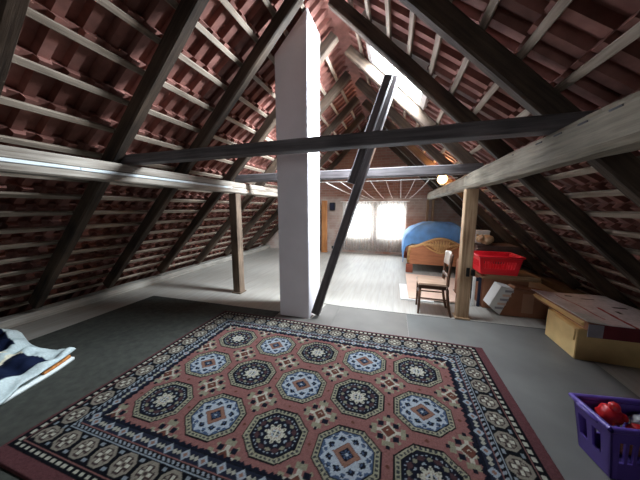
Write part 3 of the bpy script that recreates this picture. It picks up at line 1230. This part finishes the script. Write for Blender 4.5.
def cover():
    def fn(u, v):
        # u across the bed, v along it (the front edge tucks down behind the footboard)
        a = (u - .5) * 2
        y = .06 + 1.46 * max(0, v - .12) / .88 + .05 * min(1, v / .12)
        x = a * .80
        crown = .50 * max(0, 1 - abs(a + .04) ** 2.8)
        z = .68 + crown * (.86 + .14 * math.sin(math.pi * min(1, .3 + v))) + .035 * noise.noise(Vector((a * 3, v * 4, 1)))
        f = min(1, v / .14)
        f = f * f * (3 - 2 * f)
        z = z * f + min(z, .66) * (1 - f)
        if a < -.80:
            k = (-.80 - a) / .20
            x = -.70 - .075 * math.sin(math.pi * .5 * min(1, k * 2)) - .02 * k
            y -= .06 * k * (1 - v)
            z = z - .44 * k
        if a > .85:
            k = (a - .85) / .15
            x = .735 + .02 * k
            z = z - .25 * k
        x += .016 * noise.noise(Vector((a * 7, v * 7, 3)))
        z += .022 * noise.noise(Vector((a * 5 + v * 3, v * 6, 8)))
        return (x, y, z)
    t = thing('blue_bedcover', 'bright blue cover heaped over the bedding and hanging beside the bed', 'bedcover', (.97, 5.955, 0))
    o = grid_obj('draped_cloth', fn, 60, 40, M_blue, t, thick=.012)
    bm = B()
    add_box(bm, (-.40, .28, .60), (.40, 1.40, .88), .12)
    o2 = obj('bedding_bulk', bm, M_cardwhite, t, True)
cover()

# lamp on the purlin
lp = thing('globe_lamp', 'glowing yellow globe lamp sitting on the far end of the whitish purlin', 'lamp', (.86, 5.55, 1.965))
bm = B()
bmesh.ops.create_cone(bm, segments=16, radius1=.045, radius2=.035, depth=.03, cap_ends=True, matrix=Matrix.Translation((0, 0, .016)))
obj('lamp_base', bm, M_winframe, lp)
bm = B()
bmesh.ops.create_uvsphere(bm, u_segments=20, v_segments=12, radius=.095, matrix=Matrix.Translation((0, 0, .118)))
obj('globe', bm, M_bulb, lp, True)

# clothes lines
def rope(p0, p1, sag, label, r=.004):
    p0, p1 = Vector(p0), Vector(p1)
    bm = B()
    n = 14
    add_tube(bm, [(p1 - p0) * (k / n) + Vector((0, 0, -4 * sag * (k / n) * (1 - k / n))) for k in range(n + 1)], r, 6)
    o = obj('clothes_line', bm, M_rope, smooth=True, loc=p0)
    tag(o, label, 'rope', 'clothes lines in front of the gable')
wl = ['left of all', 'second from the chimney', 'third from the chimney', 'fourth from the chimney', 'fifth from the chimney', 'third from the lamp', 'second from the lamp', 'nearest the lamp']
xs0 = [-1.15, -.90, -.66, -.42, -.18, .04, .24, .44]
xs1 = [-1.05, -.86, -.70, -.40, -.14, .10, .22, .36]
wl[0] = 'nearest the chimney'
for a, b, l in zip(xs0, xs1, wl):
    rope((a, 3.90, 1.925), (b, 7.97, 1.80), .03, 'thin white clothes line from tie beam to gable, ' + l)
rope((-1.9, 3.905, 1.94), (.80, 3.905, 1.925), .015, 'thin white rope stretched along the far tie beam')
rope((-1.9, 7.95, 1.80), (.70, 7.95, 1.785), .01, 'thin white rope stretched along the brick gable above the curtains')

# dark box on the wall
bx = thing('wall_box', 'small black box hung on the brick gable beside the orange brown post', 'box', (-2.08, 7.94, 1.42))
bm = B()
add_box(bm, (-.09, -.06, 0), (.09, .055, .26), .012)
cs_ = obj('casing', bm, M_black, bx)
bm = B()
add_box(bm, (-.07, -.066, .03), (.07, -.0605, .23), .002)
obj('front_grille', bm, M_navy, cs_)
bm = B()
add_box(bm, (-.05, -.02, 0), (.05, .02, .10), .008)
o = obj('socket_box', bm, M_black, loc=(-2.06, 7.97, .10))
tag(o, 'tiny dark socket box low on the brick gable below the black box', 'box')
o = beam('brace', (-2.68, 7.80, 1.02), (-2.46, 7.80, 1.55), .05, .06, M_post, zhint=(0, 1, 0), seed=61)
tag(o, 'short pale diagonal brace beside the orange brown gable post', 'brace')

# ------------------------------------------------------------------ goods under the right slope
def carton(name, label, loc, rz, sx, sy, sz, m, mtape=None, flaps=False, tilt=None):
    t = thing(name, label, 'box', loc, rz)
    bm = B()
    add_box(bm, (-sx / 2, -sy / 2, 0), (sx / 2, sy / 2, sz), .006)
    obj('body', bm, m, t)
    if mtape:
        bm = B()
        add_box(bm, (-.035, -sy / 2 - .002, sz * .25), (.035, -sy / 2 - .0005, sz - .01))
        add_box(bm, (-.035, -sy / 2, sz + .0005), (.035, sy / 2, sz + .002))
        obj('tape', bm, mtape, t)
    if flaps:
        bm = B()
        add_box(bm, (-sx / 2 - .01, -sy / 2 + .01, sz - .13), (-sx / 2 - .004, sy / 2 - .01, sz - .002), .001)
        obj('flap', bm, m, t)
    if tilt:
        t.rotation_euler = (tilt[0], tilt[1], rz)
    return t

# stacked cartons behind
carton('storage_carton', 'tall brown carton holding up the boards and the red crate', (1.56, 4.28, 0), .03, .56, .42, .46, M_cardd)
def boards():
    for k, (z, dx, w, lab) in enumerate(((.462, 0, .72, 'brown wooden board on top of the tall carton, lower one'), (.497, .02, .66, 'brown wooden board right under the red crate'))):
        bm = B()
        add_box(bm, (-w / 2, -.22, 0), (w / 2, .22, .032), .004)
        o = obj('flat_board', bm, M_board, loc=(1.60 + dx, 4.24, z))
        o.rotation_euler = (0, 0, .04 * k)
        tag(o, lab, 'board', 'boards under the red crate')
boards()
# side rails of a dark stool/frame at the left of the pile
st = thing('frame_stand', 'dark slender stand standing between tan post and tilted carton', 'frame', (1.20, 4.10, 0), 0)
for k, (x, m) in enumerate(((-.03, M_cardwhite), (.045, M_navy))):
    bm = B()
    add_box(bm, (x - .018, -.018, 0), (x + .018, .018, .46), .004)
    obj('leg', bm, m, st)
bm = B()
add_box(bm, (-.012, -.015, .40), (.027, .015, .45), .003)
obj('cross_bar', bm, M_navy, st)
o = carton('storage_carton', 'narrow orange brown carton standing right behind the tan post', (1.12, 4.55, 0), 0, .16, .30, .62, M_cardd)

# tilted open carton with pale printed side
tc = thing('tilted_carton', 'carton tipped over on the floor with pale paper covered end', 'box', (1.66, 3.93, .01), .03)
rot = Matrix.Rotation(-.10, 3, 'Y')
bm = B()
add_poly_prism(bm, [(-.228, .0), (.30, .0), (.34, .33), (-.09, .382)], 'y', -.10, .12)
tcb = obj('body', bm, M_cardd, tc)
bm = B()
add_poly_prism(bm, [(-.37, .12), (-.245, .42), (-.095, .385), (-.235, .0)], 'y', -.11, .12)
ps = obj('pale_side', bm, M_cardwhite, tc)
rnd = random.Random(8)
for k in range(5):
    bm = B()
    z = .09 + k * .062
    xx = -.300 + .026 * k
    add_box(bm, (xx, -.118 - .003 * (k % 2), z), (xx + .10, -.1115, z + .03))
    obj('paper_strip', bm, M_cardpale if k % 2 else M_toygrey, ps)
bm = B()
add_box(bm, (.02, -.104, .06), (.15, -.1005, .33))
obj('packing_tape', bm, M_tape, tcb)
bm = B()
add_poly_prism(bm, [(-.085, .388), (.335, .339), (.33, .352), (-.06, .41)], 'y', -.08, .11)
obj('top_flap', bm, M_cardd, tcb)

# red crate with slotted sides
def crate(name, label, loc, rz, bx, by, tx, ty, h, m, slots, handle, wall=.012):
    t = thing(name, label, 'basket' if 'basket' in name else 'crate', loc, rz)
    # corner posts, bands and slotted walls: every wall is bars with gaps
    def P(sx, sy, f):
        return Vector((sx * (bx + (tx - bx) * f) / 2, sy * (by + (ty - by) * f) / 2, h * f))
    bm = B()
    add_box(bm, (-bx / 2, -by / 2, 0), (bx / 2, by / 2, .012), .004)
    obj('bottom', bm, m, t)
    def wallpart(a0, a1, f0, f1, ca, cb, bm):
        # quad slab on wall between corners ca, cb (signs) from fraction a0..a1 along, f0..f1 up
        def W(a, f, off):
            pa, pb = P(*ca, f), P(*cb, f)
            d = (pb - pa).normalized()
            nrm = Vector((d.y, -d.x, 0))
            return pa + (pb - pa) * a + nrm * off
        v = [bm.verts.new(W(a, f, o)) for o in (0, -wall) for (a, f) in ((a0, f0), (a1, f0), (a1, f1), (a0, f1))]
        for q in ((0, 1, 2, 3), (7, 6, 5, 4), (0, 4, 5, 1), (1, 5, 6, 2), (2, 6, 7, 3), (3, 7, 4, 0)):
            bm.faces.new([v[k] for k in q])
    cs = [(-1, -1), (1, -1), (1, 1), (-1, 1)]
    for w in range(4):
        ca, cb = cs[w], cs[(w + 1) % 4]
        bm = B()
        n = slots[w % 2]
        wallpart(0, 1, .02, .34, ca, cb, bm)
        wallpart(0, 1, .74, .97, ca, cb, bm)
        wallpart(0, .10, .34, .74, ca, cb, bm)
        wallpart(.90, 1, .34, .74, ca, cb, bm)
        for k in range(n):
            c0 = .10 + .80 * (k + .62) / n
            c1 = .10 + .80 * (k + 1) / n
            wallpart(c0, c1 if k < n - 1 else .90, .34, .74, ca, cb, bm)
        bmesh.ops.recalc_face_normals(bm, faces=bm.faces[:])
        obj('side_wall', bm, m, t)
    bm = B()
    r = .016
    loop = [P(*c, 1.0) + Vector((c[0] * .006, c[1] * .006, 0)) for c in cs]
    pts = []
    for i in range(4):
        a, b = loop[i], loop[(i + 1) % 4]
        for k in range(6):
            pts.append(a + (b - a) * (k / 6))
    pts.append(pts[0])
    add_tube(bm, pts, r, 8, cap=False)
    obj('rim', bm, m, t, True)
    if handle:
        for sx in (-1, 1):
            bm = B()
            a, b = P(sx, -1, .97), P(sx, 1, .97)
            add_tube(bm, [a + (b - a) * (.22 + .56 * k / 10) + Vector((sx * (.012 + .018 * math.sin(math.pi * k / 10)), 0, .012 * math.sin(math.pi * k / 10))) for k in range(11)], .014, 8)
            obj('handle', bm, m, t, True)
    return t
crate('red_crate', 'bright red slotted plastic crate standing on the boards', (1.445, 4.20, .531), .03, .46, .34, .54, .42, .27, M_red, (12, 8), False)

# things behind the crate
def blob(bm, c, r, seed, amp=.18, sub=3, sc=(1, 1, 1)):
    t = bmesh.new()
    bmesh.ops.create_icosphere(t, subdivisions=sub, radius=1)
    for v in t.verts:
        d = 1 + amp * noise.noise(v.co * 2.1 + Vector((seed, seed * 2, 0))) + amp * .5 * noise.noise(v.co * 5.3 + Vector((seed, 0, seed)))
        v.co = Vector((v.co.x * sc[0], v.co.y * sc[1], v.co.z * sc[2])) * d * r
    merge(bm, t, Matrix.Translation(c))
carton('storage_carton', 'big dark carton behind the red crate carrying plush and white box', (1.66, 4.95, 0), 0, .62, .44, .86, M_carddark)
pt = thing('plush_toy', 'beige plush toy lying behind the red crate', 'toy', (1.52, 4.86, .866))
bm = B(); blob(bm, (0, 0, .085), .10, 3, .15, 3, (1.1, .8, .85)); obj('body', bm, M_beige, pt, True)
bm = B(); blob(bm, (-.11, -.03, .10), .065, 5, .12); hd = obj('head', bm, M_beige, pt, True)
for k, (x, y) in enumerate(((-.15, -.02), (-.09, -.05))):
    bm = B(); blob(bm, (x, y, .16), .022, 7 + k, .1, 2); obj('ear', bm, M_beige, hd, True)
o = carton('white_box', 'small white lidded box behind the plush toy', (1.50, 5.07, .862), .0, .22, .12, .20, M_cardwhite)
bm = B(); add_box(bm, (-.115, -.065, .201), (.115, .065, .235), .006); obj('lid', bm, M_toywhite, o)

# big tan carton with a flat printed box on top
bc = thing('storage_carton', 'big tan carton on the floor carrying the wide printed box', 'box', (2.04, 3.14, .008), .0)
bm = B()
add_box(bm, (-.30, -.26, 0), (.36, .24, .32), .006)
bcb = obj('body', bm, M_card, bc)
bm = B()
add_box(bm, (-.314, -.24, .19), (-.304, .10, .31), .001, rot=None)
obj('side_flap', bm, M_card, bcb)
fb = thing('flat_box', 'wide shallow box with grey printed lid on the big tan carton', 'box', (2.175, 3.325, .332), .03)
bm = B()
add_box(bm, (-.40, -.47, 0), (.30, .42, .075), .004)
tray = obj('tray', bm, M_cardd, fb)
rs2 = random.Random(2)
def lidcol(u, v):
    base = np.array(srgb(232, 228, 230))
    red = np.array(srgb(172, 60, 66)); dk = np.array(srgb(60, 52, 54))
    n = noise.noise(Vector((u * 5, v * 7, 3)))
    c = base * (1 + .18 * n)
    if abs(u - .47 - .05 * v) < .018 and v < .5:
        c = red
    if abs(u - .30 + .02 * v) < .012 and .15 < v < .9:
        c = np.array(srgb(190, 130, 132))
    if (.62 < u < .66 and .35 < v < .42) or (.55 < u < .72 and .80 < v < .83) or (.70 < u < .86 and .52 < v < .56) or (.4 < u < .5 and .88 < v < .91):
        c = dk
    if u < .2 and v < .25:
        c = np.array(srgb(216, 224, 222))
    return c
def lidf(u, v):
    return (-.43 + .76 * u, -.50 + .95 * v, .0765 + .010 * noise.noise(Vector((u * 3, v * 3, 1))) + .012 + (.02 * max(0, .25 - u) / .25))
grid_obj('printed_lid', lidf, 120, 120, M_print, fb, thick=.006, color=lidcol)
bm = B()
add_box(bm, (-.405, -.4835, -.055), (-.29, -.4785, .07))
obj('pale_label', bm, M_toygrey, tray)
bm = B()
add_box(bm, (-.40, -.4775, -.06), (.30, -.4715, .072), .001)
obj('front_flap', bm, M_redcard, tray)
bm = B()
add_poly_prism(bm, [(-.43, .05), (-.40, .066), (-.36, .02), (-.39, .004)], 'y', -.42, .40)
obj('hanging_flap', bm, M_card, tray)

# purple basket with toys
a = Vector((1.095, 1.775)); b = Vector((1.140, 1.555))
dv = (b - a).normalized()
ang = .16      # long side direction
ln = Vector((math.cos(ang), math.sin(ang)))
cen = (a + b) / 2 + ln * .235
pb = crate('purple_basket', 'purple slotted plastic basket of toys on the floor beside the rug', (cen.x, cen.y, .0075), ang, .36, .19, .47, .225, .325, M_purple, (8, 2), True)
def inb(u, v, z):
    return (cen.x + ln.x * u - ln.y * v, cen.y + ln.y * u + ln.x * v, z)
def toy(name, label, u, v, z, r, m, seed, sc=(1, 1, 1), extra=None, m2=None):
    t = thing(name, label, 'toy', inb(u, v, z))
    bm = B(); blob(bm, (0, 0, 0), r, seed, .25, 3, sc); obj('body', bm, m, t, True)
    if extra:
        for e in extra:
            bm = B(); blob(bm, e[1], e[2], seed + 3, .15, 2); obj(e[0], bm, m2 or m, t, True)
toy('red_toy', 'crumpled red toy with knobbed head on top in the purple basket', -.10, .040, .292, .054, M_toyred, 2, (1, .9, 1), [('head', (.01, -.005, .055), .028), ('arm', (.045, -.02, .01), .022)])
toy('red_toy', 'shiny red toy lying low in the purple basket', -.02, -.028, .268, .038, M_toyred, 6, (1.2, .9, .8), [('tail', (.05, .01, .0), .016)])
toy('yellow_toy', 'yellow green toy wedged beneath the red ones in the purple basket', -.095, -.060, .262, .034, M_toyyel, 9, (1.3, .7, .7), [('knob', (.045, 0, .01), .014)])
toy('grey_bag', 'grey plastic bag stuffed into the purple basket', .09, .05, .255, .048, M_toygrey, 12, (1.3, .8, .8), [('knot', (0, 0, .055), .016)])
toy('brown_toy', 'dull brown toy at the bottom of the purple basket', -.02, .02,   .12, .055, M_cardd, 15, (1.5, .8, .9))
toy('white_bottle', 'white bottle top sticking out of the purple basket', .05, -.06, .27, .026, M_toywhite, 18, (1, 1, 1.4), [('cap', (0, 0, .042), .014)])

# ------------------------------------------------------------------ camera
cam = bpy.data.cameras.new('camera')
cam.sensor_fit = 'HORIZONTAL'
cam.sensor_width = 36.0
cam.lens = 36.0 * 240.0 / 640.0
cam.clip_start = .02
co = bpy.data.objects.new('camera', cam)
link(co)
F, VPX, HY = 240.0, 397.0, 208.0
yd = Vector((VPX - 320, 240 - HY, F)).normalized()       # world +y seen from the camera (right, up, forward)
ud = Vector((0, F, -(240 - HY))).normalized()            # world +z
xd = -Vector(yd).cross(ud)
if xd.x < 0:
    xd = -xd
right = Vector((xd.x, yd.x, ud.x)); up = Vector((xd.y, yd.y, ud.y)); fwd = Vector((xd.z, yd.z, ud.z))
Mc = Matrix((right, up, -fwd)).transposed().to_4x4()
Mc.translation = (0, 0, 1.5)
co.matrix_world = Mc
scene.camera = co

# ------------------------------------------------------------------ light
w = bpy.data.worlds.new('World')
scene.world = w
w.use_nodes = True
bg = w.node_tree.nodes['Background']
bg.inputs['Color'].default_value = (.82, .92, 1.0, 1)
bg.inputs['Strength'].default_value = 1.5

def area(name, loc, direction, sx, sy, power, col, spread=180):
    l = bpy.data.lights.new(name, 'AREA')
    l.shape = 'RECTANGLE'
    l.size, l.size_y = sx, sy
    l.energy = power
    l.color = col
    l.spread = math.radians(spread)
    o = bpy.data.objects.new(name, l)
    link(o)
    d = Vector(direction).normalized()
    o.rotation_euler = d.to_track_quat('-Z', 'Y').to_euler()
    o.location = loc
    return o
area('daylight_gable', (-.68, YB + .27, 1.06), (0, -1, 0), 1.9, 1.2, 240, (.84, .93, 1.0))
pa = roof_pt(1, (SKY_A[2] + SKY_A[3]) / 2, .33, (SKY_A[0] + SKY_A[1]) / 2)
area('daylight_roof_window', pa, -roof_nrm(1), SKY_A[1] - SKY_A[0], SKY_A[3] - SKY_A[2], 680, (.80, .91, 1.0))
area('fill_front_gable', (-.8, YF - .24, 1.25), (.02, 1, -.05), 1.5, 1.05, 6, (.93, .97, 1.0), 70)  # weak frontal fill added behind the viewer
l = bpy.data.lights.new('lamp_glow', 'POINT')
l.energy = 60
l.color = (1.0, .50, .20)
l.shadow_soft_size = .09
lo = bpy.data.objects.new('lamp_glow', l)
link(lo)
lo.location = (.86, 5.55, 2.22)

scene.view_settings.view_transform = 'Standard'
scene.view_settings.look = 'None'
scene.view_settings.exposure = 0.0
scene.view_settings.gamma = 1.0
scene.view_settings.use_curve_mapping = False
scene.cycles.use_denoising = True
scene.cycles.max_bounces = 8
scene.cycles.diffuse_bounces = 4
scene.cycles.transparent_max_bounces = 12
scene.cycles.sample_clamp_indirect = 6
